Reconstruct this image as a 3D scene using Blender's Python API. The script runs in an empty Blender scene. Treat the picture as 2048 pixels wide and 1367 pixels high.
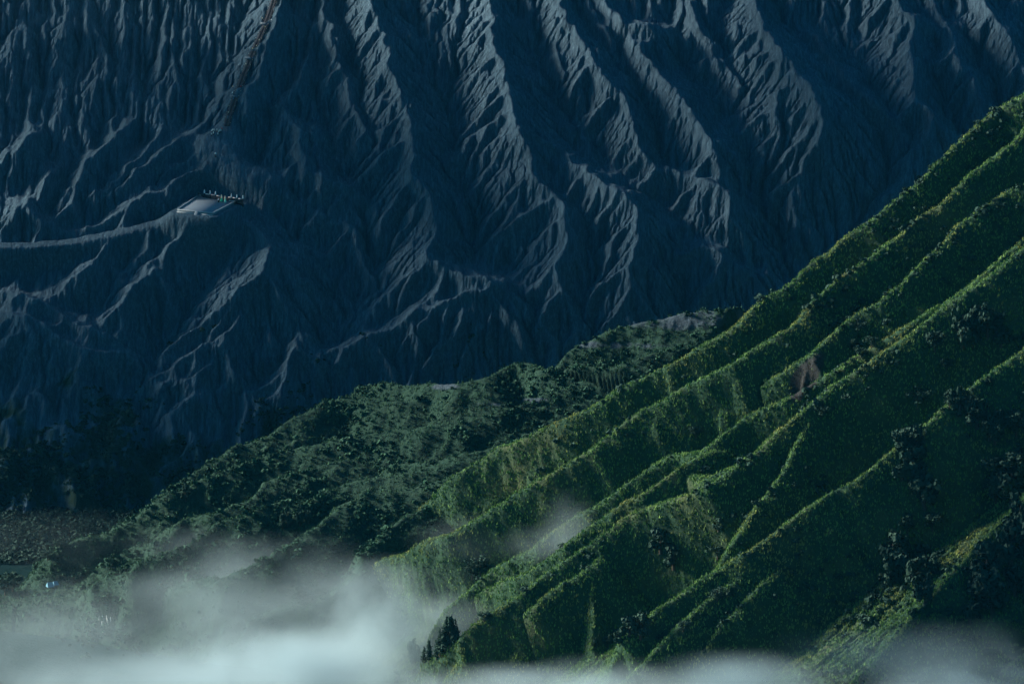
import bpy, math, random
import numpy as np
from mathutils import Vector, Matrix

# ------------------------------------------------------------------ camera, world, sun, exposure
sc = bpy.context.scene
W0, H0 = 2048.0, 1367.0
FPX = 12000.0                     # focal length in photo pixels (a long telephoto)
PITCH = math.radians(14.0)
CAM = np.array([0.0, 0.0, 900.0])
FWD = np.array([0.0, math.cos(PITCH), -math.sin(PITCH)])
UPV = np.array([0.0, math.sin(PITCH), math.cos(PITCH)])
RGT = np.array([1.0, 0.0, 0.0])
cd = bpy.data.cameras.new("camera"); cam = bpy.data.objects.new("camera", cd)
sc.collection.objects.link(cam); sc.camera = cam
cd.sensor_width = 36.0; cd.lens = 36.0 * FPX / W0
cd.clip_start = 5.0; cd.clip_end = 60000.0
cam.location = CAM; cam.rotation_euler = (math.radians(90) - PITCH, 0, 0)

SUN_DIR = np.array([-0.87, 0.29, 0.40]); SUN_DIR /= np.linalg.norm(SUN_DIR)
SUN_STRENGTH = 5.0
SKY_STRENGTH = 0.050
EXPOSURE = 1.35
elev = math.asin(SUN_DIR[2]); az = math.atan2(SUN_DIR[0], SUN_DIR[1])
world = bpy.data.worlds.new("World"); sc.world = world; world.use_nodes = True
wn = world.node_tree; wbg = wn.nodes['Background']
sky = wn.nodes.new('ShaderNodeTexSky'); sky.sky_type = 'NISHITA'; sky.sun_disc = False
sky.sun_elevation = elev; sky.sun_rotation = az
tint = wn.nodes.new('ShaderNodeMix'); tint.data_type = 'RGBA'; tint.blend_type = 'MULTIPLY'
tint.inputs[0].default_value = 1.0; tint.inputs[7].default_value = (0.12, 0.64, 0.88, 1)
wn.links.new(sky.outputs[0], tint.inputs[6]); wn.links.new(tint.outputs[2], wbg.inputs[0])
wbg.inputs[1].default_value = SKY_STRENGTH
sl = bpy.data.lights.new("sun", 'SUN'); sl.energy = SUN_STRENGTH; sl.angle = math.radians(15)
sl.color = (1.0, 0.93, 0.80)
so = bpy.data.objects.new("sun", sl); sc.collection.objects.link(so)
so.rotation_euler = Vector(SUN_DIR).to_track_quat('Z', 'Y').to_euler()
sc.view_settings.view_transform = 'Standard'; sc.view_settings.look = 'None'
sc.view_settings.gamma = 1.0; sc.view_settings.exposure = EXPOSURE
sc.render.engine = 'CYCLES'
sc.cycles.use_denoising = True
sc.cycles.volume_step_rate = 1.0
sc.cycles.volume_bounces = 2
sc.cycles.max_bounces = 6
sc.cycles.transparent_max_bounces = 8

rng = np.random.default_rng(7); random.seed(7)

# ------------------------------------------------------------------ helpers
def ray(u, v):
    d = FWD * FPX + RGT * (u - W0 / 2) - UPV * (v - H0 / 2)
    return d / np.linalg.norm(d)
def at(u, v, dist):
    """the point a given distance along the viewing axis on the line through a photo pixel"""
    r = ray(u, v); return CAM + r * (dist / float(r @ FWD))
def link(o): sc.collection.objects.link(o); return o
def tag(o, label=None, cat=None, group=None, kind=None):
    if label: o['label'] = label
    if cat: o['category'] = cat
    if group: o['group'] = group
    if kind: o['kind'] = kind
    return o
def mesh_np(name, V, F, mats, parent=None, smooth=False, matidx=None):
    """one mesh object from numpy vertices and a list of quads/tris (array n x 4 or n x 3)"""
    V = np.asarray(V, np.float32); F = np.asarray(F, np.int32)
    me = bpy.data.meshes.new(name)
    me.vertices.add(len(V)); me.vertices.foreach_set('co', V.ravel())
    k = F.shape[1]
    me.loops.add(F.size); me.loops.foreach_set('vertex_index', F.ravel())
    me.polygons.add(len(F)); me.polygons.foreach_set('loop_start', np.arange(0, F.size, k, dtype=np.int32))
    me.polygons.foreach_set('loop_total', np.full(len(F), k, np.int32))
    if smooth: me.polygons.foreach_set('use_smooth', np.ones(len(F), bool))
    for m in (mats if isinstance(mats, (list, tuple)) else [mats]): me.materials.append(m)
    if matidx is not None: me.polygons.foreach_set('material_index', np.asarray(matidx, np.int32))
    me.update(calc_edges=True)
    o = bpy.data.objects.new(name, me); link(o)
    if parent is not None: o.parent = parent
    return o
def empty(name, loc=(0, 0, 0), rz=0.0):
    o = bpy.data.objects.new(name, None); link(o); o.location = loc; o.rotation_euler = (0, 0, rz)
    o.empty_display_size = 0.5; return o
def children(o, cache={}): return [c for c in sc.objects if c.parent == o]

# ------------------------------------------------------------------ numpy noise
def upsample(a, shape):
    H, W = shape; h, w = a.shape
    y = np.linspace(0, h - 1.001, H); x = np.linspace(0, w - 1.001, W)
    yi = y.astype(int); xi = x.astype(int); fy = y - yi; fx = x - xi
    yi1 = np.minimum(yi + 1, h - 1); xi1 = np.minimum(xi + 1, w - 1)
    t = a[yi] * (1 - fy)[:, None] + a[yi1] * fy[:, None]
    return t[:, xi] * (1 - fx) + t[:, xi1] * fx
def vnoise(shape, cy, cx, seed):
    r = np.random.default_rng(seed); H, W = shape
    h = int(H / cy) + 3; w = int(W / cx) + 3
    a = r.random((h, w)) * 2 - 1
    y = np.arange(H) / cy; x = np.arange(W) / cx
    yi = y.astype(int); xi = x.astype(int); fy = y - yi; fx = x - xi
    fy = fy * fy * (3 - 2 * fy); fx = fx * fx * (3 - 2 * fx)
    t = a[yi] * (1 - fy)[:, None] + a[yi + 1] * fy[:, None]
    return t[:, xi] * (1 - fx) + t[:, xi + 1] * fx
def fbm(shape, cy, cx, seed, octv=4, gain=0.5):
    s = np.zeros(shape); a = 1.0
    for k in range(octv):
        s += a * vnoise(shape, max(cy / 2 ** k, 1.01), max(cx / 2 ** k, 1.01), seed + 31 * k); a *= gain
    return s
def blur(a, n=1):
    for _ in range(n):
        p = np.pad(a, 1, mode='edge')
        a = (p[:-2, 1:-1] + p[2:, 1:-1] + p[1:-1, :-2] + p[1:-1, 2:] + 4 * p[1:-1, 1:-1]) / 8
    return a

# ------------------------------------------------------------------ running water cuts the gullies
OFFS = [(-1, 0), (1, 0), (0, -1), (0, 1), (-1, -1), (-1, 1), (1, -1), (1, 1)]
def flow(E, dx):
    H, W = E.shape; P = np.pad(E, 1, constant_values=1e9)
    best = np.zeros((H, W), np.float32); bi = np.full((H, W), -1, np.int8)
    for k, (a, b) in enumerate(OFFS):
        s = (E - P[1 + a:1 + a + H, 1 + b:1 + b + W]) / (dx * (1.41421 if a and b else 1.0))
        m = s > best; best[m] = s[m]; bi[m] = k
    idx = np.arange(H * W).reshape(H, W)
    da = np.array([o[0] * W + o[1] for o in OFFS] + [0])
    rec = (idx + da[bi]).ravel()
    rec[(bi < 0).ravel()] = idx.ravel()[(bi < 0).ravel()]
    return rec, best
def flow_acc(rec):
    """number of cells that drain through each cell (pointer doubling over the drainage tree)"""
    n = len(rec); root = rec == np.arange(n)
    # push to a virtual sink so that a root does not count itself over and over
    R = np.append(np.where(root, n, rec), n); A = np.ones(n + 1); A[n] = 0
    for _ in range(11):
        A = A + np.bincount(R, weights=A, minlength=n + 1); A[n] = 0
        R = R[R]
        if (R[:n] == n).all(): break
    return A[:n]
def erode(h, slope, dx, iters, K, m=0.45, diff=0.02, seed=1, jit=0.02):
    """h: relief over an inclined plane; rows run up-slope"""
    H, W = h.shape
    base = (np.arange(H) * dx * math.tan(slope))[:, None]
    r = np.random.default_rng(seed); h = h.astype(np.float64)
    for it in range(iters):
        E = base + h + r.random(h.shape) * jit * dx
        rec, S = flow(E.astype(np.float32), dx)
        A = flow_acc(rec).reshape(H, W) * dx * dx
        drop = (E - E.ravel()[rec].reshape(H, W))
        e = np.minimum(K * A ** m * np.minimum(S, 2.0), 0.45 * drop)
        h = h - np.maximum(e, 0)
        if diff > 0:
            p = np.pad(h, 1, mode='edge')
            h = h + diff * (p[:-2, 1:-1] + p[2:, 1:-1] + p[1:-1, :-2] + p[1:-1, 2:] - 4 * h)
    return h, A

# ------------------------------------------------------------------ a slope: an inclined plane with ridges drawn on it
class Slope:
    def __init__(self, u, v, dist, phi, alpha, smin, smax, tmin, tmax, dx):
        self.O = at(u, v, dist); ph = math.radians(phi); al = math.radians(alpha)
        dh = np.array([-math.cos(al), -math.sin(al), 0])
        self.es = np.array([-dh[1], dh[0], 0.0])
        self.et = np.array([-dh[0] * math.cos(ph), -dh[1] * math.cos(ph), math.sin(ph)])
        self.n = np.cross(self.es, self.et); self.phi = ph
        self.smin, self.smax, self.tmin, self.tmax, self.dx = smin, smax, tmin, tmax, dx
        self.W = int((smax - smin) / dx) + 1; self.H = int((tmax - tmin) / dx) + 1
        self.S, self.T = np.meshgrid(smin + np.arange(self.W) * dx, tmin + np.arange(self.H) * dx)
    def st(self, u, v, h=0.0):
        r = ray(u, v); lam = (h + (self.O - CAM) @ self.n) / (r @ self.n)
        p = CAM + r * lam - self.O
        return float(p @ self.es), float(p @ self.et)
    def tents(self, ridges, k0=0.8, warp=2.0, floor=-6.0, seed=3, round_=0.0, arete=0.0, spurs=0.0):
        sh = self.S.shape
        S = self.S + warp * fbm(sh, 14 / self.dx, 14 / self.dx, seed, 4, 0.6)
        T = self.T + warp * fbm(sh, 14 / self.dx, 14 / self.dx, seed + 5, 4, 0.6)
        out = np.full(sh, floor); rs = random.Random(5); work = []
        for R in ridges:
            hs, pts = R[0], R[1]; k = R[2] if len(R) > 2 else k0
            L = [0.0]
            for a, b in zip(pts, pts[1:]): L.append(L[-1] + math.hypot(b[0] - a[0], b[1] - a[1]))
            hh = np.interp(np.array(L) / L[-1], np.linspace(0, 1, len(hs)), hs)
            q = [self.st(p[0], p[1], h) for p, h in zip(pts, hh)]
            work.append((q, hh, k))
            if spurs:      # side spurs run down both flanks of a crest, shorter and lower than it
                d_acc = rs.uniform(4, 12)
                for i in range(len(q) - 1):
                    (ax, ay), (bx, by) = q[i], q[i + 1]; L2 = math.hypot(bx - ax, by - ay); pos = d_acc
                    while pos < L2:
                        w = pos / L2; hc = hh[i] + (hh[i + 1] - hh[i]) * w
                        if hc > 9:
                            sd = rs.choice((-1, -1, 1)); an = rs.uniform(0.45, 1.15) * sd; ln = hc * rs.uniform(1.2, 2.1)
                            x0, y0 = ax + (bx - ax) * w, ay + (by - ay) * w; P_ = [(x0, y0)]; HH = [hc - 0.5]
                            for st_ in (0.35, 0.7, 1.0):
                                an2 = an * (1.15 - 0.5 * st_) + rs.uniform(-.15, .15)
                                P_.append((x0 + math.sin(an2) * ln * st_, y0 - math.cos(an2) * ln * st_)); HH.append((hc - 0.5) * (1 - st_ * 0.9) + spurs * st_ * (1 - st_) * 8)
                            work.append((P_, HH, 0.95))
                        pos += rs.uniform(9, 18)
                    d_acc = pos - L2
        for q, hh, k in work:
            for i in range(len(q) - 1):
                (ax, ay), (bx, by) = q[i], q[i + 1]; ha, hb = hh[i], hh[i + 1]
                reach = (max(ha, hb) - floor) / min(k, 0.5) if not isinstance(k, tuple) else (max(ha, hb) - floor) / min(k)
                i0 = max(0, int((min(ax, bx) - reach - self.smin) / self.dx)); i1 = min(self.W, int((max(ax, bx) + reach - self.smin) / self.dx) + 2)
                j0 = max(0, int((min(ay, by) - reach - self.tmin) / self.dx)); j1 = min(self.H, int((max(ay, by) + reach - self.tmin) / self.dx) + 2)
                if i0 >= i1 or j0 >= j1: continue
                s = S[j0:j1, i0:i1]; t = T[j0:j1, i0:i1]
                vx, vy = bx - ax, by - ay; l2 = vx * vx + vy * vy + 1e-9
                w = np.clip(((s - ax) * vx + (t - ay) * vy) / l2, 0, 1)
                ex = s - (ax + w * vx); ey = t - (ay + w * vy)
                d = np.sqrt(ex * ex + ey * ey + round_ * round_) - round_
                if arete: d = d + arete * (1 - np.exp(-d / 3.5))
                if isinstance(k, tuple):
                    side = (ex * vy - ey * vx) > 0
                    kk = np.where(side, k[0], k[1])
                else: kk = k
                val = ha + (hb - ha) * w - kk * d
                np.maximum(out[j0:j1, i0:i1], val, out=out[j0:j1, i0:i1])
        return out
    def beyond(self, pts, hh):
        """signed distance past a line of pixels (positive on its left-hand side going along it)"""
        q = [self.st(p[0], p[1], hh) for p in pts]
        best = np.full(self.S.shape, 1e9); sg = np.ones(self.S.shape)
        for i, (a, b) in enumerate(zip(q, q[1:])):
            vx, vy = b[0] - a[0], b[1] - a[1]; l2 = vx * vx + vy * vy
            w = ((self.S - a[0]) * vx + (self.T - a[1]) * vy) / l2
            wc = np.clip(w, 0, 1)
            ex = self.S - a[0] - wc * vx; ey = self.T - a[1] - wc * vy
            d = np.hypot(ex, ey); m = d < best - 1e-6
            best[m] = d[m]; sg[m] = np.sign(vx * ey - vy * ex)[m]
        return best * sg
    def refine(self, h, f=2):
        dx = self.dx / f
        n = Slope.__new__(Slope); n.__dict__.update(self.__dict__)
        n.dx = dx; n.W = (self.W - 1) * f + 1; n.H = (self.H - 1) * f + 1
        n.S, n.T = np.meshgrid(n.smin + np.arange(n.W) * dx, n.tmin + np.arange(n.H) * dx)
        y = np.arange(n.H) / f; x = np.arange(n.W) / f
        yi = np.minimum(y.astype(int), self.H - 2); xi = np.minimum(x.astype(int), self.W - 2)
        fy = (y - yi)[:, None]; fx = x - xi
        hh = (h[yi] * (1 - fy) + h[yi + 1] * fy); hh = hh[:, xi] * (1 - fx) + hh[:, xi + 1] * fx
        return n, hh
    def points(self, h):
        return (self.O + self.S[..., None] * self.es + self.T[..., None] * self.et + h[..., None] * self.n)
    def mesh(self, name, h, mat):
        self.h = h
        V = self.points(h).reshape(-1, 3); W, H = self.W, self.H
        i = (np.arange(H - 1)[:, None] * W + np.arange(W - 1)).ravel()
        F = np.stack([i, i + 1, i + W + 1, i + W], 1)
        return mesh_np(name, V, F, mat, smooth=True)
def set_attr(o, name, arr):
    a = o.data.attributes.new(name, 'FLOAT', 'POINT'); a.data.foreach_set('value', np.asarray(arr, np.float32).ravel())

# ------------------------------------------------------------------ materials
class NT:
    def __init__(self, name):
        self.m = bpy.data.materials.new(name); self.m.use_nodes = True
        self.t = self.m.node_tree; self.out = self.t.nodes['Material Output']; self.b = self.t.nodes['Principled BSDF']
        self.b.inputs['Specular IOR Level'].default_value = 0.15; self.b.inputs['Roughness'].default_value = 0.9
    def n(self, typ, ins=None, **kw):
        x = self.t.nodes.new(typ)
        for k, v in kw.items(): setattr(x, k, v)
        for k, v in (ins or {}).items():
            if isinstance(v, bpy.types.NodeSocket): self.t.links.new(v, x.inputs[k])
            else: x.inputs[k].default_value = v
        return x
    def l(self, a, b): self.t.links.new(a, b)
    def pos(self): return self.n('ShaderNodeNewGeometry').outputs['Position']
    def noise(self, vec, scale, detail=4, rough=0.55, dist=0.0):
        return self.n('ShaderNodeTexNoise', {'Vector': vec, 'Scale': scale, 'Detail': detail, 'Roughness': rough, 'Distortion': dist}).outputs['Fac']
    def math(self, op, a, b=0.0, c=0.0, clamp=False):
        x = self.n('ShaderNodeMath', operation=op, use_clamp=clamp)
        for i, v in enumerate((a, b, c)):
            if isinstance(v, bpy.types.NodeSocket): self.l(v, x.inputs[i])
            else: x.inputs[i].default_value = v
        return x.outputs[0]
    def ramp(self, f, stops):
        x = self.n('ShaderNodeValToRGB', {0: f}); e = x.color_ramp.elements
        while len(e) < len(stops): e.new(0.5)
        for k, (p, c) in enumerate(stops): e[k].position = p; e[k].color = (*c, 1)
        return x.outputs[0]
    def mix(self, f, a, b, mode='MIX'):
        x = self.n('ShaderNodeMix', data_type='RGBA', blend_type=mode)
        for i, v in ((0, f), (6, a), (7, b)):
            if isinstance(v, bpy.types.NodeSocket): self.l(v, x.inputs[i])
            else: x.inputs[i].default_value = v if i == 0 or len(v) == 4 else (*v, 1)
        return x.outputs[2]
    def bump(self, h, dist, strength=1.0, normal=None):
        x = self.n('ShaderNodeBump', {'Height': h, 'Distance': dist, 'Strength': strength})
        if normal is not None: self.l(normal, x.inputs['Normal'])
        return x.outputs['Normal']
    def color(self, c):
        if isinstance(c, bpy.types.NodeSocket): self.l(c, self.b.inputs['Base Color'])
        else: self.b.inputs['Base Color'].default_value = (*c, 1)
        return self
    def normal(self, n): self.l(n, self.b.inputs['Normal']); return self
def plain(name, col, rough=0.8, var=0.25, scale=3.0):
    m = NT(name); p = m.pos(); f = m.noise(p, scale, 3)
    m.color(m.mix(f, tuple(c * (1 - var) for c in col), tuple(min(1, c * (1 + var)) for c in col)))
    m.b.inputs['Roughness'].default_value = rough
    return m.m

def ash_material():
    m = NT('volcanic_ash'); p = m.pos()
    big = m.noise(p, 0.035, 5, 0.6); fine = m.noise(p, 0.9, 5, 0.65)
    base = m.ramp(big, [(0.3, (0.074, 0.155, 0.215)), (0.7, (0.140, 0.245, 0.320))])
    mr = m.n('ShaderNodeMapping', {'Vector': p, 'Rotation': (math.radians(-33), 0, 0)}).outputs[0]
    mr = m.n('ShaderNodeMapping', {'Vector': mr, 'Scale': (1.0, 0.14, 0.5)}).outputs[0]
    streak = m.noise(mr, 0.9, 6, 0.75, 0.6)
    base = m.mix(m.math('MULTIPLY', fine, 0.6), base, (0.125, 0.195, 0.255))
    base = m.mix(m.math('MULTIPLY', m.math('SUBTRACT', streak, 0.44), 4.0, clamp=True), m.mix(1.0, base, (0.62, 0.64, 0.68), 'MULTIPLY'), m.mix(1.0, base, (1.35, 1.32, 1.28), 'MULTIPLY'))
    veg = m.n('ShaderNodeAttribute', attribute_name='veg').outputs['Fac']
    vn = m.noise(p, 0.06, 7, 0.68)
    vm = m.math('MULTIPLY', m.math('SUBTRACT', m.math('ADD', veg, vn), 1.0), 6.0, clamp=True)
    col = m.mix(vm, base, (0.03, 0.07, 0.045))
    m.color(col)
    mp = m.n('ShaderNodeMapping', {'Vector': p, 'Rotation': (math.radians(-33), 0, 0)}).outputs[0]
    mp = m.n('ShaderNodeMapping', {'Vector': mp, 'Scale': (1.0, 0.20, 0.5)}).outputs[0]
    h = m.noise(mp, 0.55, 7, 0.72, 0.8)
    h2 = m.noise(p, 1.3, 5, 0.7)
    m.normal(m.bump(h2, 1.8, 1.0, m.bump(h, 3.5, 1.0)))
    return m.m
def grass_material(name='long_grass', dark=(0.012, 0.036, 0.026), mid=(0.040, 0.100, 0.040), dry=(0.15, 0.15, 0.06), bare_c=(0.045, 0.068, 0.088)):
    m = NT(name); p = m.pos()
    big = m.noise(p, 0.03, 4, 0.6); med = m.noise(p, 0.25, 5, 0.65); fine = m.noise(p, 2.2, 4, 0.7)
    c = m.mix(m.math('MULTIPLY', med, 1.0), dark, mid)
    d = m.math('MULTIPLY', m.math('SUBTRACT', big, 0.52), 5.0, clamp=True)
    c = m.mix(m.math('MULTIPLY', d, 0.6), c, dry)
    c = m.mix(m.math('MULTIPLY', fine, 0.5), c, dark)
    bare = m.n('ShaderNodeAttribute', attribute_name='bare').outputs['Fac']
    c = m.mix(bare, c, bare_c)
    m.color(c)
    mp = m.n('ShaderNodeMapping', {'Vector': p, 'Scale': (1.0, 1.0, 0.35)}).outputs[0]
    m.normal(m.bump(m.noise(mp, 1.6, 5, 0.7), 1.2, 0.9))
    return m.m
ASH = ash_material(); GRASS = grass_material(bare_c=(0.030, 0.032, 0.032))

# ------------------------------------------------------------------ the crater slope
VS = Slope(1024, 684, 3000, 33, 90, -345, 345, -200, 310, 1.0)
VR = [
 # (heights along the crest, crest in photo pixels)
 ([3,10,16,20,22,24,22,18,14,8,3], [(735,-120),(745,0),(770,60),(785,130),(805,200),(817,250),(825,310),(832,345),(848,362),(862,385),(870,430),(879,452),(862,480),(853,506),(808,548),(771,580),(750,607),(726,652),(689,700)]),
 ([20,22,24], [(853,506),(870,522),(902,535),(940,548),(978,560)]),
 ([24,20,16,12,8,3], [(978,560),(970,577),(921,587),(825,628),(754,662),(685,696),(655,701),(620,740),(603,780)]),
 ([22,16,10,4], [(962,587),(990,609),(962,652),(942,682),(905,738)]),
 ([20,12,5], [(928,621),(894,676),(846,718)]),
 ([24,18,14,10,5], [(978,560),(1037,600),(1078,641),(1106,689),(1114,722)]),
 ([4,10,16,22,26,28,26,20,14,7], [(970,-60),(980,20),(985,40),(992,85),(1002,110),(1010,150),(1022,180),(1028,210),(1040,260),(1050,280),(1058,300),(1062,330),(1050,350),(1035,370),(1030,400),(1022,430),(1018,450),(1000,470),(985,500)]),
 ([27,26,26,25,24,22,18,12,8], [(1062,330),(1078,352),(1100,380),(1115,395),(1127,415),(1125,450),(1134,470),(1134,490),(1125,515),(1113,525),(1118,550),(1120,570),(1135,590),(1150,620),(1152,650),(1150,695)]),
 ([18,18,14,6], [(1022,180),(990,240),(960,262),(940,275),(925,300),(900,320),(890,345),(885,385)]),
 ([20,14,6], [(1000,290),(985,330),(975,370),(962,415)]),
 ([18,12,4], [(1092,485),(1070,520),(1040,560),(1012,585)]),
 ([16,12,5], [(1024,440),(1030,480),(1020,520)]),
 ([4,10,16,20,20,18,14,6], [(1100,-80),(1130,30),(1150,51),(1184,118),(1227,164),(1263,235),(1268,256),(1273,287),(1314,338),(1350,348),(1371,384),(1386,440)]),
 ([4,12,18,24,28,30,28,26,22,14,6], [(1022,170),(1040,195),(1060,235),(1095,265),(1125,300),(1150,320),(1190,345),(1225,375),(1245,390),(1262,405),(1277,420),(1279,450),(1275,485),(1262,515),(1248,540),(1255,560),(1258,575),(1250,600),(1235,625),(1200,660),(1175,690)]),
 ([5,10,12,12,5], [(1028,148),(1079,205),(1125,246),(1161,271),(1197,343),(1205,380)]),
 ([6,12,18,20,22,24,22,16], [(1260,45),(1269,80),(1290,115),(1310,140),(1349,175),(1370,210),(1395,240),(1420,270),(1432,300),(1440,340),(1450,370)]),
 ([14,18,22,24,22,14,6], [(1330,330),(1374,345),(1444,375),(1454,395),(1459,425),(1476,440),(1469,465),(1459,505)]),
 ([10,18,22,20,12,5], [(1344,480),(1399,480),(1434,495),(1449,510),(1434,535),(1409,560),(1399,600)]),
 ([12,10,4], [(1344,480),(1362,520),(1350,590)]),
 ([4,12,20,26,30,32,30,24,16,10,6], [(1490,-60),(1504,0),(1524,40),(1554,85),(1579,115),(1594,145),(1624,175),(1646,215),(1649,240),(1634,280),(1609,320),(1606,360),(1604,400),(1590,430),(1599,480)]),
 ([24,22,18,12,6], [(1580,150),(1554,185),(1549,225),(1562,255),(1545,300),(1505,360),(1490,400)]),
 ([20,14,6], [(1606,345),(1565,370),(1545,430)]),
 ([4,12,18,20,20,16,8], [(1740,-80),(1804,20),(1829,45),(1824,100),(1834,185),(1864,235),(1849,280),(1824,310),(1774,350)]),
 ([6,12,16,18,16,10], [(1620,50),(1659,100),(1694,150),(1734,190),(1774,220),(1794,250),(1804,300)]),
 ([4,12,14,8], [(1660,100),(1650,140),(1640,170)]),
 ([12,16,12,6], [(1841,290),(1835,330),(1790,380),(1740,430)]),
 ([4,14,18,14,8], [(1870,0),(1900,60),(1930,130),(1960,200),(1990,280)]),
 ([4,12,18,14], [(1950,-60),(1990,30),(2030,90),(2090,190)]),
 ([3,10,12,6], [(1420,70),(1434,95),(1474,160),(1500,185),(1515,215)]),
 ([3,9,10,4], [(1105,70),(1115,100),(1130,160),(1140,210)]),
 ([3,10,10,5], [(1375,0),(1400,60),(1440,130),(1455,190)]),
 ([3,10,12,6], [(1180,-40),(1240,30),(1300,60),(1340,130)]),
 ([3,8,10,6], [(1180,0),(1210,50),(1230,110)]),
 # left and middle
 ([6,12,14,14,14,12], [(565,-80),(556,0),(548,60),(532,100),(512,150),(492,200),(478,240),(470,262)], 0.6),
 ([4,8,12,16,18,16,12,6], [(640,60),(610,140),(565,205),(580,240),(600,270),(625,330),(650,355),(680,360),(700,385),(706,420),(722,450)]),
 ([3,8,10,12,14,12,10,5], [(640,-60),(655,50),(690,150),(715,230),(764,302),(774,328),(777,363),(751,404),(766,450),(782,471),(797,520)]),
 ([14,13,12,10,8,4], [(500,350),(550,378),(640,420),(680,440),(702,462),(720,505),(740,548)]),
 ([18,20,24,24,22,18,14,10,4], [(490,433),(516,451),(538,484),(538,506),(516,539),(472,586),(410,630),(366,671),(335,705)]),
 ([16,16,16,14,10,5], [(373,452),(336,495),(307,528),(278,554),(256,565),(241,605),(240,641),(249,690)]),
 ([14,12,10,6], [(300,470),(296,488),(274,517),(256,560)]),
 ([14,14,12,6], [(215,480),(175,530),(130,560),(110,590)]),
 ([8,14,14,12,10,5], [(10,575),(66,590),(135,627),(176,649),(227,678),(265,710)]),
 ([10,16,14,10,5], [(15,620),(48,630),(55,650),(60,690),(48,735)]),
 ([14,14,12,8,4], [(48,626),(110,663),(165,689),(234,704),(290,730)]),
 ([12,16,16,12,8,3], [(505,601),(486,634),(446,671),(453,685),(395,704),(329,744),(285,772)]),
 ([12,14,10,8,4], [(461,695),(399,744),(336,769),(322,805)]),
 ([6,12,14,12,8,3], [(600,600),(596,678),(600,693),(570,725),(567,766),(541,799),(498,855)]),
 ([8,12,8,3], [(540,640),(541,678),(541,703),(515,745)]),
 ([22,18,12,6,3], [(538,500),(585,560),(632,620),(665,680)]),
 ([6,10,10,4], [(395,740),(413,769),(373,806),(325,828)]),
 ([4,8,4], [(325,828),(352,846),(350,890)]),
 ([4,10,10,5], [(70,875),(106,858),(146,868),(192,888)]),
 ([4,9,9,8,4], [(60,920),(79,907),(103,918),(140,955),(149,1000)]),
 ([4,9,5], [(170,935),(202,914),(216,955)]),
 ([4,9,8,4], [(-20,960),(10,930),(50,905),(80,900)]),
 ([4,9,8,4], [(100,700),(106,722),(157,740),(190,790)]),
 # the terraces that come down from the smooth upper cone on the left
 ([4,10,12,10,5], [(255,240),(232,269),(183,315),(157,358),(115,412)]),
 ([4,10,12,6], [(75,240),(62,262),(37,293),(-10,335)]),
 ([4,10,12,10,6], [(330,255),(315,278),(278,311),(234,351),(205,400)]),
 ([4,10,12,12,10,6], [(410,245),(384,262),(340,293),(293,329),(241,369),(200,400)]),
 ([10,12,10,6], [(428,280),(384,304),(351,329),(315,370)]),
 ([12,13,12,12,10,7], [(425,325),(366,355),(340,369),(271,399),(208,439),(140,455)]),
 ([6,10,10,5], [(175,350),(161,369),(139,402),(120,440)]),
 ([6,10,10,5], [(112,320),(106,333),(88,362),(70,402)]),
 ([6,12,12,8], [(-10,445),(22,420),(44,400),(73,424),(120,448)]),
]
h = VS.tents([([x * 1.05 for x in a_[0]], *a_[1:]) for a_ in VR], k0=0.70, warp=2.2, floor=-2.0, seed=11, arete=3.0, spurs=2.0)
# broad gullies between unnamed spurs, and the roughness that water starts from
low = np.clip((-VS.T - 5) / 60, 0, 1); high = np.clip((VS.T - 30) / 60, 0, 1) * np.clip((-VS.S - 60) / 60, 0, 1)
rid = lambda cy, cx, sd, o_=4: 1 - 2 * np.abs(fbm(VS.S.shape, cy, cx, sd, o_, 0.5))
h = np.maximum(h, h * 0.45 - 1 + (3.4 + 1.9 * low) * rid(44, 17, 61) * (1 + 0.6 * low) * (1 - 0.75 * high)) + 1.8 * fbm(VS.S.shape, 30, 14, 41, 5, 0.62) + low * 1.8 * rid(18, 14, 62) + high * (1.0 * rid(70, 5, 63) + 1.6 * rid(40, 11, 64))
# terrace with the paved yard, and the track that runs off it to the left
def flat_zone(S_, h_, pts, hs, width, tilt, soft=6.0):
    """level a strip along a line of pixels: inside it the relief follows hs minus a back slope"""
    q = [S_.st(p[0], p[1], hh) for p, hh in zip(pts, hs)]
    best = np.full(h_.shape, 1e9); val = np.zeros(h_.shape); tt = np.zeros(h_.shape)
    for (a, b, ha, hb) in zip(q, q[1:], hs, hs[1:]):
        vx, vy = b[0] - a[0], b[1] - a[1]; l2 = vx * vx + vy * vy
        w = np.clip(((S_.S - a[0]) * vx + (S_.T - a[1]) * vy) / l2, 0, 1)
        ex = S_.S - a[0] - w * vx; ey = S_.T - a[1] - w * vy
        d = np.hypot(ex, ey); m = d < best
        best[m] = d[m]; val[m] = (ha + (hb - ha) * w)[m]; tt[m] = ey[m]
    target = val - tt * tilt
    f = np.clip(1 - (best - width) / soft, 0, 1); f = f * f * (3 - 2 * f)
    return h_ * (1 - f) + target * f
for it_, (n_, K_) in enumerate(((22, 0.016),)):
    h, A = erode(h, VS.phi, VS.dx, n_, K_, 0.45, 0.03, seed=5, jit=0.15)
TER = ([(520,345),(470,350),(440,330)], [14,14,13])
V2, h = VS.refine(h, 2)
h = flat_zone(V2, h, [(520,352),(480,345),(445,305),(432,275)], [15,15,14,13], 3, 0.12, 16)
h = flat_zone(V2, h, [(400,432),(350,438),(250,462),(150,482),(60,490),(-40,492)], [15.5,15,13,11,10,9], 1.5, 0.22, 9)
h += 0.40 * fbm(h.shape, 14, 5, 77, 4, 0.65) + 0.35 * fbm(h.shape, 26, 4, 79, 3, 0.6)
h, A = erode(h, V2.phi, V2.dx, 13, 0.045, 0.40, 0.02, seed=6, jit=0.25)
YZ = float(at(414, 411, 3041)[2])
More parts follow.
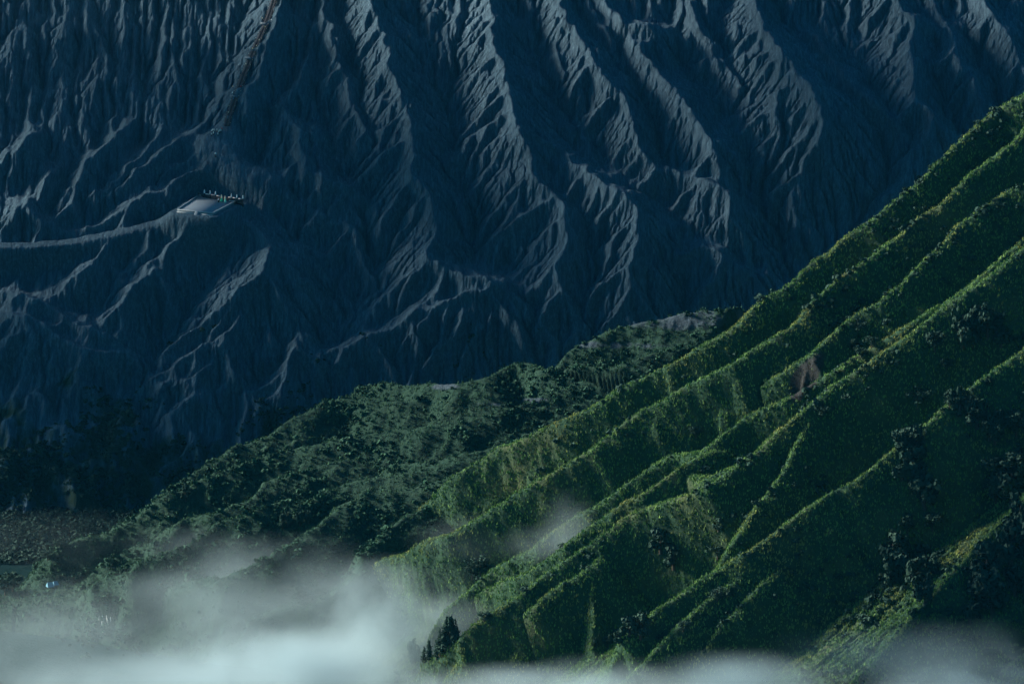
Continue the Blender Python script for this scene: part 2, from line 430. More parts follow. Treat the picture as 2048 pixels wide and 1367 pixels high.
def on_plane(u, v, z):
    r = ray(u, v); k = (z - CAM[2]) / r[2]; return CAM + r * k
YARD = [on_plane(355, 420, YZ), on_plane(426, 427, YZ), on_plane(470, 404, YZ), on_plane(398, 391, YZ)]
def level_yard(S_, h_):
    q = [((p - S_.O) @ S_.es, (p - S_.O) @ S_.et) for p in YARD]
    q = q + [((p - S_.O) @ S_.es, (p - S_.O) @ S_.et) for p in (on_plane(480, 403, YZ),)]
    order = [0, 1, 2, 4, 3]; q = [q[i] for i in order]
    best = np.full(h_.shape, 1e9); inside = np.ones(h_.shape, bool)
    for a, b in zip(q, q[1:] + q[:1]):
        vx, vy = b[0] - a[0], b[1] - a[1]; l2 = vx * vx + vy * vy
        w = np.clip(((S_.S - a[0]) * vx + (S_.T - a[1]) * vy) / l2, 0, 1)
        best = np.minimum(best, np.hypot(S_.S - a[0] - w * vx, S_.T - a[1] - w * vy))
        inside &= (vx * (S_.T - a[1]) - vy * (S_.S - a[0])) >= 0
    d = np.where(inside, 0, best)
    tgt = (YZ - 1.0 - S_.O[2] - S_.T * S_.et[2]) / S_.n[2]
    tgt_out = tgt - np.clip(d - 3, 0, 99) * 0.4
    f = np.clip(1 - (d - 3.0) / 9.0, 0, 1); f = f * f * (3 - 2 * f)
    return h_ * (1 - f) + tgt_out * f
h = 0.35 * h + 0.65 * flat_zone(V2, blur(h, 6), [(520,352),(480,345),(445,305),(432,275)], [15,15,14,13], 4, 0.15, 14) if False else h
zone = np.zeros(h.shape); q_ = [V2.st(a_, b_, 14) for a_, b_ in ((425,268),(450,300),(480,345),(515,352))]
for (x0_, y0_) in q_: zone = np.maximum(zone, np.clip(1.3 - np.hypot(V2.S - x0_, (V2.T - y0_) * 0.8) / 15, 0, 1))
hs_ = blur(h, 60); h = h * (1 - 0.8 * zone) + (hs_ + 0.6) * 0.8 * zone
h = flat_zone(V2, h, [(372,430),(350,434),(250,462),(150,482),(60,490),(-40,492)], [15.5,15,13,11,10,9], 0.8, 0.25, 5)
hf = level_yard(V2, h)
h = hf + 0.22 * fbm(h.shape, 8, 8, 78, 4, 0.6)
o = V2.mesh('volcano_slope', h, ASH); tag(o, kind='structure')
Vpx = V2
# scrub on the lower slope
P = V2.points(h); D = (P - CAM) @ FWD
vpx = H0 / 2 - ((P - CAM) @ UPV) / D * FPX
veg = np.clip((vpx - 640 + 120 * fbm(h.shape, 50, 50, 99, 3)) / 420, 0, 0.60)
set_attr(o, 'veg', veg)

# ------------------------------------------------------------------ the green cone in front
GS = Slope(1500, 900, 2600, 33, 22, -235, 420, -330, 330, 1.0)
GR = [
 ([26,26,26,26,26,26,26,25,24,20,12,5], [(2180,80),(2048,184),(1981,225),(1909,287),(1843,353),(1807,389),(1761,425),(1699,466),(1628,527),(1587,563),(1530,597),(1469,650),(1392,700),(1300,748),(1200,805),(1100,852),(1000,895),(900,950),(800,1000),(700,1050),(600,1110)]),
 ([20,21,23,25,25,24,22,18,5], [(2120,200),(2048,251),(2017,287),(1940,348),(1904,389),(1879,410),(1838,435),(1790,475),(1740,515),(1679,550),(1617,604),(1580,650),(1520,690),(1451,735),(1390,763),(1340,792),(1300,813),(1250,845),(1175,900),(1101,944),(1042,979),(994,1009),(939,1043),(891,1071),(837,1091),(782,1115),(744,1131),(690,1155),(620,1195)]),
 ([17]*4+[10], [(2120,320),(2048,364),(2007,384),(1960,420),(1914,456),(1894,481),(1863,502),(1843,522),(1792,573),(1751,609),(1710,625),(1669,660),(1620,705),(1560,745),(1500,780),(1440,830)]),
 ([17,17,17,17,17,17,14,4], [(2120,420),(2048,471),(1966,543),(1909,589),(1838,640),(1780,676),(1704,712),(1637,757),(1569,796),(1485,836),(1401,903),(1349,912),(1308,934),(1260,965),(1219,992),(1144,1037),(1076,1085),(1008,1126),(984,1139),(940,1175),(890,1215)]),
 ([19]*6, [(2060,490),(1985,545),(1900,605),(1822,668),(1749,718),(1659,776),(1603,819),(1547,864),(1502,909),(1463,935),(1400,962),(1349,944)]),
 ([20,23,23,22,21,17,11,4,-4], [(1400,910),(1349,944),(1281,992),(1213,1033),(1158,1067),(1113,1098),(1059,1136),(1007,1160),(966,1180),(932,1201),(905,1225),(880,1250)]),
 ([20,20,20,19,18,17,17,17,5], [(1502,909),(1463,937),(1400,977),(1325,1006),(1254,1037),(1213,1061),(1172,1091),(1110,1132),(1072,1160),(1035,1190),(994,1221),(945,1252),(915,1274),(880,1300),(845,1325)]),
 ([14,13,13,12,10,3], [(1254,1050),(1206,1098),(1192,1122),(1144,1156),(1103,1184),(1072,1208),(1025,1238),(990,1262),(939,1310),(900,1350)]),
 ([15,13,10,6], [(1637,798),(1603,864),(1569,937),(1524,993),(1485,1049),(1446,1116)]),
 ([23]*8, [(2150,630),(2048,695),(1973,746),(1940,780),(1895,813),(1844,858),(1783,903),(1693,970),(1614,1015),(1547,1066),(1496,1099),(1412,1150),(1300,1234),(1240,1280)]),
 ([17]*6, [(1783,914),(1704,993),(1614,1049),(1524,1116),(1412,1200),(1345,1262),(1300,1307),(1250,1355),(1200,1400)]),
 ([12,13,12,10,6], [(1690,1035),(1665,1058),(1614,1088),(1541,1150),(1485,1206),(1418,1273),(1380,1320)]),
 ([10,18,20,20,18], [(2200,850),(2080,960),(2000,1040),(1900,1150),(1800,1260),(1700,1370)]),
]
g = GS.tents(GR, k0=(0.8, 1.9), warp=1.6, floor=-14.0, seed=21, round_=1.2)
# beyond the far ridge the cone curves away
BS = -1.0  # this line is listed from the top down, so the far side is on its right
EDGE = [(2700,-400),(2180,80)] + GR[0][1][1:] + [(450,1200),(200,1350)]
by = GS.beyond(EDGE, 22.0)
g = g - np.clip(by * BS - 4, 0, 120) * 1.0
g += 0.8 * fbm(g.shape, 24, 10, 43, 4, 0.55)
g, A = erode(g, GS.phi, GS.dx, 16, 0.012, 0.45, 0.02, seed=8, jit=0.1)
G2, g = GS.refine(g, 2)
g += 0.30 * fbm(g.shape, 3, 3, 91, 3, 0.7)
o = G2.mesh('green_mountain', g, GRASS); tag(o, kind='structure')
u_, v_ = [a_ for a_ in (lambda P: ((W0 / 2 + ((P - CAM) @ RGT) / ((P - CAM) @ FWD) * FPX), (H0 / 2 - ((P - CAM) @ UPV) / ((P - CAM) @ FWD) * FPX)))(G2.points(g))]
sx = (u_ - 1612) + (v_ - 755) * 0.45; G2.bare = np.clip((1.25 - (sx / 24) ** 2 - ((v_ - 757) / 42) ** 2 + 0.5 * fbm(g.shape, 12, 12, 16, 3)) * 3, 0, 1)
set_attr(o, 'bare', G2.bare)

# ------------------------------------------------------------------ the low foothills between the two
FS = Slope(900, 880, 2800, 14, 35, -260, 260, -260, 300, 1.0)
FR = [
 ([3,10,12,12,12,10], [(607,800),(638,770),(665,756),(706,751),(754,751),(778,764),(812,764),(873,771),(918,768),(979,758),(1017,734),(1058,730),(1092,740),(1150,735),(1230,735),(1330,700),(1420,680)]),
 ([10,14,14,12], [(1100,735),(1113,717),(1147,696),(1208,672),(1249,655),(1284,645),(1330,640),(1370,630),(1420,620),(1460,618),(1530,600)]),
 ([8,10,10,10,10,8], [(230,1010),(300,985),(340,962),(380,940),(430,905),(472,880),(497,872),(548,850),(600,833),(640,800),(700,790),(800,800),(900,800)]),
 ([6,9,10,10,10,10], [(160,1045),(260,1000),(330,990),(420,950),(520,915),(620,890),(720,870),(820,860),(900,850),(1000,820),(1100,790),(1200,760),(1300,730)]),
 ([6,9,10,10,10], [(774,934),(849,924),(949,899),(1024,884),(1100,850),(1200,810),(1280,770)]),
 ([4,8,9,9,9,9,9], [(198,1170),(219,1149),(267,1146),(308,1115),(369,1085),(410,1067),(444,1043),(496,1026),(547,1006),(615,996),(700,965),(790,950),(880,935),(980,905)]),
 ([4,8,9,9,8], [(222,1112),(260,1095),(321,1081),(369,1033),(427,1023),(478,1002),(506,989),(533,965),(600,945),(700,915)]),
 ([3,8,9,9,8], [(360,1165),(450,1150),(520,1120),(567,1085),(632,1057),(700,1002),(780,985),(860,960),(970,945),(1060,930)]),
 ([3,8,9,8], [(679,1032),(724,1014),(774,994),(874,964),(960,955)]),
 ([3,8,8,6], [(500,1190),(600,1160),(700,1110),(780,1060),(860,1010),(930,975),(1030,940)]),
 ([4,8,8,4], [(20,1110),(90,1075),(150,1050),(230,1040)]),
]
f = FS.tents([([x * 1.5 for x in a_], b_) for a_, b_ in FR], k0=(0.65, 1.25), warp=2.5, floor=-3.0, seed=31, round_=1.5)
RIM = [(-150,1150),(20,1100),(90,1070),(160,1040),(230,1010),(300,985),(340,962),(380,940),(430,905),(472,880),(497,872),(548,850),(600,820),(638,772),(706,751),(812,764),(918,768),(1017,734),(1058,730),(1100,738),(1147,696),(1208,672),(1284,645),(1370,630),(1460,618),(1530,600),(1620,570),(1900,500)]
by = FS.beyond(RIM, 17.0)
LOWRIM = [(-300,1230),(150,1195),(300,1195),(450,1190),(580,1170),(700,1140),(820,1110),(940,1060),(1050,980),(1200,880)]
bl_ = FS.beyond(LOWRIM, 0.0); f = f - np.clip(-bl_, 0, 70) * 0.8
f = f - np.clip(by - 1.0, 0, 90) * 0.9; BS = 1
f += 0.9 * fbm(f.shape, 26, 18, 45, 5, 0.55)
f, A = erode(f, FS.phi, FS.dx, 5, 0.012, 0.45, 0.02, seed=9, jit=0.1)
F2, f = FS.refine(f, 2)
f += 0.25 * fbm(f.shape, 5, 5, 93, 4, 0.7)
o = F2.mesh('foothill', f, GRASS); tag(o, kind='structure')
u_, v_ = [a_ for a_ in (lambda P: ((W0 / 2 + ((P - CAM) @ RGT) / ((P - CAM) @ FWD) * FPX), (H0 / 2 - ((P - CAM) @ UPV) / ((P - CAM) @ FWD) * FPX)))(F2.points(f))]
nb = fbm(f.shape, 22, 22, 15, 4, 0.6)
bare = np.full(f.shape, -1.0)
for (bu, bv, ru, rv) in [(1350,645,170,16), (1240,690,90,8), (1430,632,80,14), (885,773,40,5), (1235,776,35,6), (980,808,40,5), (1060,800,40,5)]:
    bare = np.maximum(bare, 1.15 - ((u_ - bu) / ru) ** 2 - ((v_ - bv) / rv) ** 2 * 0.8)
bare = np.clip((bare + nb * 0.8) * 1.6 - 0.5, 0, 1)
set_attr(o, 'bare', bare); F2.bare = bare

# ------------------------------------------------------------------ the valley floor
r0 = ray(50, 1020); ZG = float((at(50, 1020, 2922))[2])
gv = []; n = 60
gx = np.concatenate([[-30000, -3000], np.linspace(-600, 600, n), [3000, 30000]]); gy = np.concatenate([[-2000, 1200], np.linspace(1900, 3300, n), [5000, 40000]])
X, Y = np.meshgrid(gx, gy); sm3 = lambda q: np.clip(q, 0, 1) ** 2 * (3 - 2 * np.clip(q, 0, 1))
Z = ZG - 45 * sm3((2720 - Y) / 220) * sm3((X + 110) / 90)
Wd = X.shape[1]; i = (np.arange(X.shape[0] - 1)[:, None] * Wd + np.arange(Wd - 1)).ravel()
gm = NT('sand_plain'); pp = gm.pos()
gm.b.inputs['Specular IOR Level'].default_value = 0.0; gm.color(gm.mix(gm.noise(pp, 0.05, 5, 0.6), (0.012, 0.026, 0.03), (0.007, 0.022, 0.02))); gm.normal(gm.bump(gm.noise(pp, 0.4, 4), 0.6))
o = mesh_np('ground', np.stack([X, Y, Z], -1).reshape(-1, 3), np.stack([i, i + 1, i + Wd + 1, i + Wd], 1), gm.m, smooth=True)
tag(o, kind='structure')
print('terrain done', sum(len(o.data.vertices) for o in sc.objects if o.type == 'MESH'))


# ------------------------------------------------------------------ where a photo pixel meets a slope
bpy.context.view_layer.update()
OB = {o.name: o for o in sc.objects}
VOL, MTN, FOOT, GND = OB['volcano_slope'], OB['green_mountain'], OB['foothill'], OB['ground']
def hit(u, v, obs=None):
    r = ray(u, v); best = None
    for ob in (obs or (MTN, FOOT, VOL, GND)):
        ok, loc, nor, _ = ob.ray_cast(Vector(CAM), Vector(r))
        if ok and (best is None or (loc - Vector(CAM)).length < (best[0] - Vector(CAM)).length): best = (loc, nor)
    return best
def project(P):
    D = (P - CAM) @ FWD
    return W0 / 2 + ((P - CAM) @ RGT) / D * FPX, H0 / 2 - ((P - CAM) @ UPV) / D * FPX
def scatter(S_, n, seed, dens=None, margin=160):
    """random points on a slope, inside the view and a margin round it"""
    r = np.random.default_rng(seed)
    P = S_.points(S_.h); dy = np.gradient(P, axis=0); dxx = np.gradient(P, axis=1)
    N = np.cross(dxx, dy); N /= np.linalg.norm(N, axis=2, keepdims=True)
    u, v = project(P)
    ok = (u > -margin) & (u < W0 + margin) & (v > -margin) & (v < H0 + margin) & (P[..., 2] > ZG - 1)
    ok &= (N @ FWD) < 0.25
    w = ok.astype(float) if dens is None else ok * dens(u, v, P, N)
    w = w.ravel(); w /= w.sum(); idx = r.choice(len(w), n, p=w)
    Q = P.reshape(-1, 3)[idx] + (r.random((n, 3)) - 0.5) * S_.dx; return Q, N.reshape(-1, 3)[idx], u.ravel()[idx], v.ravel()[idx]
def clumps(name, Q, size, tmpl, mats, seed, tall=1.0):
    """one mesh of many small clumps: tmpl is (quads, 4, 3) in unit size"""
    r = np.random.default_rng(seed); n = len(Q); a = r.random(n) * 6.283; c, s_ = np.cos(a), np.sin(a)
    k = len(tmpl); T = tmpl[r.integers(0, k, n)] if tmpl.ndim == 4 else np.broadcast_to(tmpl, (n,) + tmpl.shape)
    x = T[..., 0] * c[:, None, None] - T[..., 1] * s_[:, None, None]
    y = T[..., 0] * s_[:, None, None] + T[..., 1] * c[:, None, None]
    V = np.stack([x, y, T[..., 2] * tall], -1) * size[:, None, None, None] + Q[:, None, None, :]
    V = V.reshape(-1, 3); F = np.arange(len(V)).reshape(-1, 4)
    o = mesh_np(name, V, F, mats); t = np.repeat(r.random(n), T.shape[1] * 4); set_attr(o, 'tone', t); return o
def leafball(nq, seed, leaf=0.28, squash=0.8, lobes=5):
    r = np.random.default_rng(seed); L = r.normal(size=(lobes, 3)) * 0.38; L[:, 2] = np.abs(L[:, 2]) * 0.8 + 0.25
    rad = 0.42 + 0.3 * r.random(lobes); k = r.integers(0, lobes, nq)
    d = r.normal(size=(nq, 3)); d /= np.linalg.norm(d, axis=1, keepdims=True)
    p = L[k] + d * (rad[k] * (0.65 + 0.4 * r.random(nq)))[:, None]; p[:, 2] = np.maximum(p[:, 2] * squash, -0.15)
    nrm = d + r.normal(size=(nq, 3)) * 0.45; nrm /= np.linalg.norm(nrm, axis=1, keepdims=True)
    t = np.cross(nrm, r.normal(size=(nq, 3))); t /= np.linalg.norm(t, axis=1, keepdims=True); b = np.cross(nrm, t)
    s_ = (leaf * (0.6 + 0.8 * r.random(nq)))[:, None]
    return np.stack([p - t * s_ - b * s_ * .7, p + t * s_ - b * s_ * .7, p + t * s_ + b * s_ * .7, p - t * s_ + b * s_ * .7], 1)
def tuft(nb, seed):
    r = np.random.default_rng(seed); out = []
    for _ in range(nb):
        a = r.random() * 6.283; x, y = r.normal(size=2) * 0.22; l = 0.25 + 0.3 * r.random(); w = 0.10 + 0.08 * r.random(); z = 0.7 + 0.5 * r.random()
        dx_, dy_ = math.cos(a), math.sin(a); ex, ey = -dy_ * w, dx_ * w
        out.append([(x - ex, y - ey, -0.2), (x + ex, y + ey, -0.2), (x + dx_ * l + ex * .3, y + dy_ * l + ey * .3, z), (x + dx_ * l - ex * .3, y + dy_ * l - ey * .3, z)])
    return np.array(out)
def leaf_material(name, dark, light, rough=0.8, dry=None):
    m = NT(name); t = m.n('ShaderNodeAttribute', attribute_name='tone').outputs['Fac']; p = m.pos()
    c = m.mix(m.math('MULTIPLY_ADD', m.noise(p, 0.5, 2), 0.6, m.math('MULTIPLY', t, 0.5), clamp=True), dark, light)
    if dry: c = m.mix(m.math('MULTIPLY', m.math('SUBTRACT', m.noise(p, 0.028, 5, 0.65), 0.50), 6.0, clamp=True), c, m.mix(t, tuple(q * 0.5 for q in dry), dry))
    m.color(c)
    m.b.inputs['Roughness'].default_value = rough
    return m.m
REED = leaf_material('reed_blades', (0.026, 0.080, 0.036), (0.190, 0.330, 0.080), dry=(0.34, 0.34, 0.10))
BUSH = leaf_material('bush_leaves', (0.007, 0.032, 0.022), (0.024, 0.084, 0.044))
LOWREED = leaf_material('low_reeds', (0.008, 0.034, 0.022), (0.046, 0.122, 0.055))
SOIL = grass_material('scrub_ground', (0.008, 0.030, 0.022), (0.022, 0.065, 0.038), (0.026, 0.058, 0.036))
DARKLEAF = leaf_material('dark_leaves', (0.008, 0.030, 0.024), (0.024, 0.062, 0.042))
BARK = plain('bark', (0.06, 0.05, 0.04))

tuf = np.stack([tuft(5, 100 + k) for k in range(8)])
Q, N, u, v = scatter(G2, 150000, 1, lambda u, v, P, N: 1 - 0.97 * G2.bare)
o = clumps('grass', Q, 0.5 + 0.65 * rng.random(len(Q)), tuf, REED, 2); tag(o, kind='stuff')
bl = np.stack([leafball(34, 200 + k, 0.30) for k in range(8)])
Q, N, u, v = scatter(F2, 15000, 3, lambda u, v, P, N: np.clip(0.35 + fbm(u.shape, 40, 40, 5, 3), 0.05, 1) * (1 - 0.93 * F2.bare))
o = clumps('scrub', Q, 0.6 + 1.3 * rng.random(len(Q)) ** 2, bl, BUSH, 4); tag(o, kind='stuff')
Q, N, u, v = scatter(F2, 60000, 5, lambda u, v, P, N: 1 - 0.97 * F2.bare)
o = clumps('grass', Q, 0.6 + 0.7 * rng.random(len(Q)), tuf, LOWREED, 6); FOOT.data.materials[0] = SOIL; tag(o, kind='stuff')
Q, N, u, v = scatter(G2, 2600, 7, lambda u, v, P, N: np.clip((u - 1250) / 700, 0.12, 1) * np.clip(0.1 + fbm(u.shape, 60, 60, 6, 3), 0.0, 1))
o = clumps('bushes', Q, 0.7 + 1.5 * rng.random(len(Q)) ** 2, bl, DARKLEAF, 8); tag(o, kind='stuff')
Q, N, u, v = scatter(V2, 6500, 9, lambda u, v, P, N: np.clip((v - 720 + 90 * fbm(u.shape, 50, 50, 99, 3)) / 200, 0, 1) ** 1.5 * np.clip(0.15 + fbm(u.shape, 40, 40, 8, 3), 0.0, 1))
o = clumps('scrub', Q, 0.7 + 1.4 * rng.random(len(Q)) ** 2, bl, DARKLEAF, 10); tag(o, kind='stuff')

r_ = np.random.default_rng(77); Q = []
while len(Q) < 1500:
    p = on_plane(r_.uniform(-150, 900), 1022 + 300 * r_.random() ** 1.3, ZG); n_ = math.sin(p[0] * .06) + math.sin(p[1] * .045 + p[0] * .02)
    if n_ + r_.normal() * .5 > 0.2: Q.append(p)
while len(Q) < 7500: Q.append(on_plane(r_.uniform(-200, 520), 1018 + 110 * r_.random(), ZG))
o = clumps('scrub', np.array(Q), 0.7 + 1.5 * r_.random(len(Q)) ** 2, bl, DARKLEAF, 12); tag(o, kind='stuff')

# ------------------------------------------------------------------ trees
def tube(pts, rads, seg=7):
    V = []; F = []; up = np.array([0.0, 0.0, 1.0])
    for i, (p, r_) in enumerate(zip(pts, rads)):
        for k in range(seg):
            a = 6.2832 * k / seg; V.append((p[0] + r_ * math.cos(a), p[1] + r_ * math.sin(a), p[2]))
        if i: F += [((i - 1) * seg + k, (i - 1) * seg + (k + 1) % seg, i * seg + (k + 1) % seg, i * seg + k) for k in range(seg)]
    return V, F
def crown_quads(kind, seed):
    """leaf-sized faces of a crown about 10 m tall"""
    r = np.random.default_rng(seed); out = []
    if kind == 'column':      # tall and narrow, in several upright plumes
        for _ in range(9):
            x, y = r.normal(size=2) * 1.0; z0 = 1.2 + 4.5 * r.random(); hh = 2.2 + 3.0 * r.random(); w = 0.8 + 0.5 * r.random()
            b = leafball(150, int(r.integers(1e6)), 0.17, 1.0, 4); b = b * np.array([w, w, hh / 1.4]) + np.array([x * (1 - z0 / 12), y * (1 - z0 / 12), z0]); out.append(b)
    elif kind == 'cone':
        for i in range(11):
            t = i / 10; w = 1.9 * (1 - t) ** 0.8 + 0.25; b = leafball(110, int(r.integers(1e6)), 0.16, 0.9, 5)
            out.append(b * np.array([w, w, 1.2]) + np.array([r.normal() * .15, r.normal() * .15, 0.8 + 8.4 * t]))
    else:                     # round
        for _ in range(10):
            d = r.normal(size=3); d /= np.linalg.norm(d); w = 1.5 + 0.9 * r.random()
            b = leafball(140, int(r.integers(1e6)), 0.13, 0.95, 5)
            out.append(b * w + np.array([d[0] * 2.7, d[1] * 2.7, 4.6 + d[2] * 2.6]))
    return np.concatenate(out)
PROTO = {}
def tree(kind, u, v, hpx, label, cat='tree', group=None, sink=0.5, name=None):
    q = hit(u, v)
    if q is None: return
    loc = q[0]; d = float((np.array(loc) - CAM) @ FWD); hm = hpx / (FPX / d)
    var = random.randrange(3); key = (kind, var)
    nm = name or {'column': 'casuarina_tree', 'cone': 'conifer_tree', 'round': 'broadleaf_tree'}[kind]
    if key not in PROTO:
        quads = crown_quads(kind, 300 + 17 * var + len(kind)); V = quads.reshape(-1, 3)
        c = mesh_np('crown', V, np.arange(len(V)).reshape(-1, 4), DARKLEAF)
        set_attr(c, 'tone', np.repeat(np.random.default_rng(var).random(len(quads)), 4))
        TV, TF = tube([(0, 0, -1), (0.1, 0, 1.5), (0.05, 0.1, 4), (0, 0, 8)], [0.42, 0.30, 0.2, 0.05])
        for kk in range(5):
            a = kk * 1.3; z = 2.0 + kk * 0.9; b0 = len(TV)
            LV, LF = tube([(0, 0, z), (math.cos(a) * 0.8, math.sin(a) * 0.8, z + 0.8), (math.cos(a) * 1.5, math.sin(a) * 1.5, z + 1.9)], [0.12, 0.08, 0.03], 5)
            TV += LV; TF += [tuple(i_ + b0 for i_ in f_) for f_ in LF]
        t = mesh_np('trunk', TV, TF, BARK, smooth=True)
        PROTO[key] = (c.data, t.data); bpy.data.objects.remove(c); bpy.data.objects.remove(t)
    e = empty(nm, loc - Vector((0, 0, sink)), random.random() * 6.28); sc_ = hm / 10.0
    wd = 1.0 if kind == 'cone' else ((1.9 if u > 1200 else 1.0) if kind == 'column' else 1.3)
    e.scale = (sc_ * wd * random.uniform(.85, 1.15), sc_ * wd * random.uniform(.85, 1.15), sc_)
    tag(e, label, cat, group)
    for nm2, me in (('crown', PROTO[key][0]), ('trunk', PROTO[key][1])):
        ch = bpy.data.objects.new(nm2, me); link(ch); ch.parent = e
    return e
ORD = ['leftmost', 'second from the left', 'third from the left', 'fourth from the left', 'fifth from the left', 'sixth from the left', 'seventh from the left', 'eighth from the left', 'ninth from the left', 'tenth from the left']
CNT = {3: 'three', 4: 'four', 5: 'five', 6: 'six', 7: 'seven', 8: 'eight', 10: 'ten'}
def stand(kind, lst, what, group):
    lst = sorted(lst); n = len(lst)
    for i, a in enumerate(lst):
        w = 'rightmost' if i == n - 1 else ORD[i]
        tree(kind if isinstance(kind, str) else kind[i % len(kind)], *a, w + ' of the ' + CNT[n] + ' ' + what, group=group)
stand('column', [(1812,905,60),(1832,900,60),(1826,955,75),(1803,960,45),(1848,1010,75),(1838,985,60)], 'feathery trees in the tall right stand', 'trees of the tall stand')
stand('column', [(1920,825,60),(1940,832,50),(1955,850,60),(1980,875,50),(1900,812,40)], 'dark trees by the short lit crest', 'trees on the crest at the right')
stand('column', [(1925,690,80),(1945,690,60),(1975,670,60),(1992,655,40),(2002,692,45),(1960,640,40)], 'dark trees in the upper right hollow', 'trees in the upper right hollow')
stand(['column','round'], [(2000,860,50),(2032,872,60),(1990,882,50),(2010,965,70),(2022,1005,80),(1992,1000,60),(2040,935,50)], 'trees halfway up the right edge', 'trees along the right border')
stand('column', [(1785,1120,70),(1800,1155,80),(1780,1175,60),(1830,1175,70),(1850,1205,60),(1865,1145,50),(1845,1120,40)], 'plumed trees just above the right mist', 'trees above the right mist')
stand('column', [(1975,1150,80),(1960,1205,90),(1985,1225,80),(2020,1125,90),(2040,1085,100),(2030,1185,70),(1940,1240,50)], 'tall trees in the lower right corner', 'trees in the lower right corner')
for a, k, L in [((1870,700,45),'round','round dark bush-like tree alone in the gully below the lit crests'), ((1893,740,30),'round','small round tree just below a larger one in the upper gully'),
      ((1835,812,45),'round','round teal-green tree standing alone above the tall stand'), ((1865,1060,45),'round','round dark tree right below the tall stand'),
      ((1815,1062,42),'round','dim round tree left of the round one below the tall stand'), ((1642,832,30),'round','small round tree beside the start of the side rib'),
      ((1392,872,26),'round','lone small tree under the longest lit ridge'), ((1322,1100,55),'column','slender dark tree in the shaded gully, left of two'),
      ((1348,1132,55),'column','slender dark tree in the shaded gully, right of two'), ((1437,1058,30),'column','small upright tree above the lower middle gully'),
      ((1435,1118,36),'round','round tree low in the middle gully'), ((1366,1262,28),'round','pale tuft-like tree on the lower lit ridge'),
      ((960,1148,46),'round','dark rounded tree half sunk in thin mist above the lit ridge foot'), ((944,1156,34),'round','lower dark tree beside the rounded tree in thin mist'),
      ((372,1002,44),'column','tall dim tree on the dark foothill at the left'), ((42,1082,44),'column','lone thin tree at the far left edge of the valley'),
      ((1434,1200,32),'round','dark tree at the top of the lower lit ridges')]:
    tree(k, *a, L)
stand('round', [(1715,662,28),(1712,702,30),(1743,696,30),(1722,712,22)], 'small dark trees right of the bare slip scar', 'trees by the bare slip')
stand('column', [(1260,1268,45),(1281,1272,58),(1216,1292,30),(1194,1294,30),(1240,1285,32)], 'trees in mist below the middle gully', 'trees in the mist hollow')
stand('cone', [(914,1282,38),(890,1298,58),(880,1305,52),(869,1311,46),(858,1318,44),(848,1324,36),(896,1292,50),(908,1286,42),(885,1306,44),(873,1312,36)], 'conifers at the bright ridge foot', 'conifers at the foot of the lit ridge')
tree('column', 901, 1290, 68, 'tallest dark tree rising out of the conifer clump in the mist')
tree('column', 828, 1328, 62, 'pale misty tree left of the conifer clump')
tree('cone', 838, 1322, 34, 'low tree in mist between the pale tree and the conifer clump')
tree('round', 968, 1242, 26, 'round dark shrub on the lit ridge right of the conifers', 'shrub')
stand('round', [(622,1192,40),(608,1200,34),(588,1202,40),(545,1262,36),(530,1262,30),(640,1198,30)], 'trees fading into the left mist', 'trees fading in the left mist')
stand('column', [(575,1052,40),(600,1050,45),(565,1056,36),(618,1046,34)], 'dim trees under the middle foothill', 'trees under the middle foothill')
stand('round', [(25,1182,45),(10,1190,40),(150,1062,22),(170,1066,24),(198,1032,20),(120,1098,26),(95,1120,26)], 'round trees at the far left', 'trees at the left valley edge')

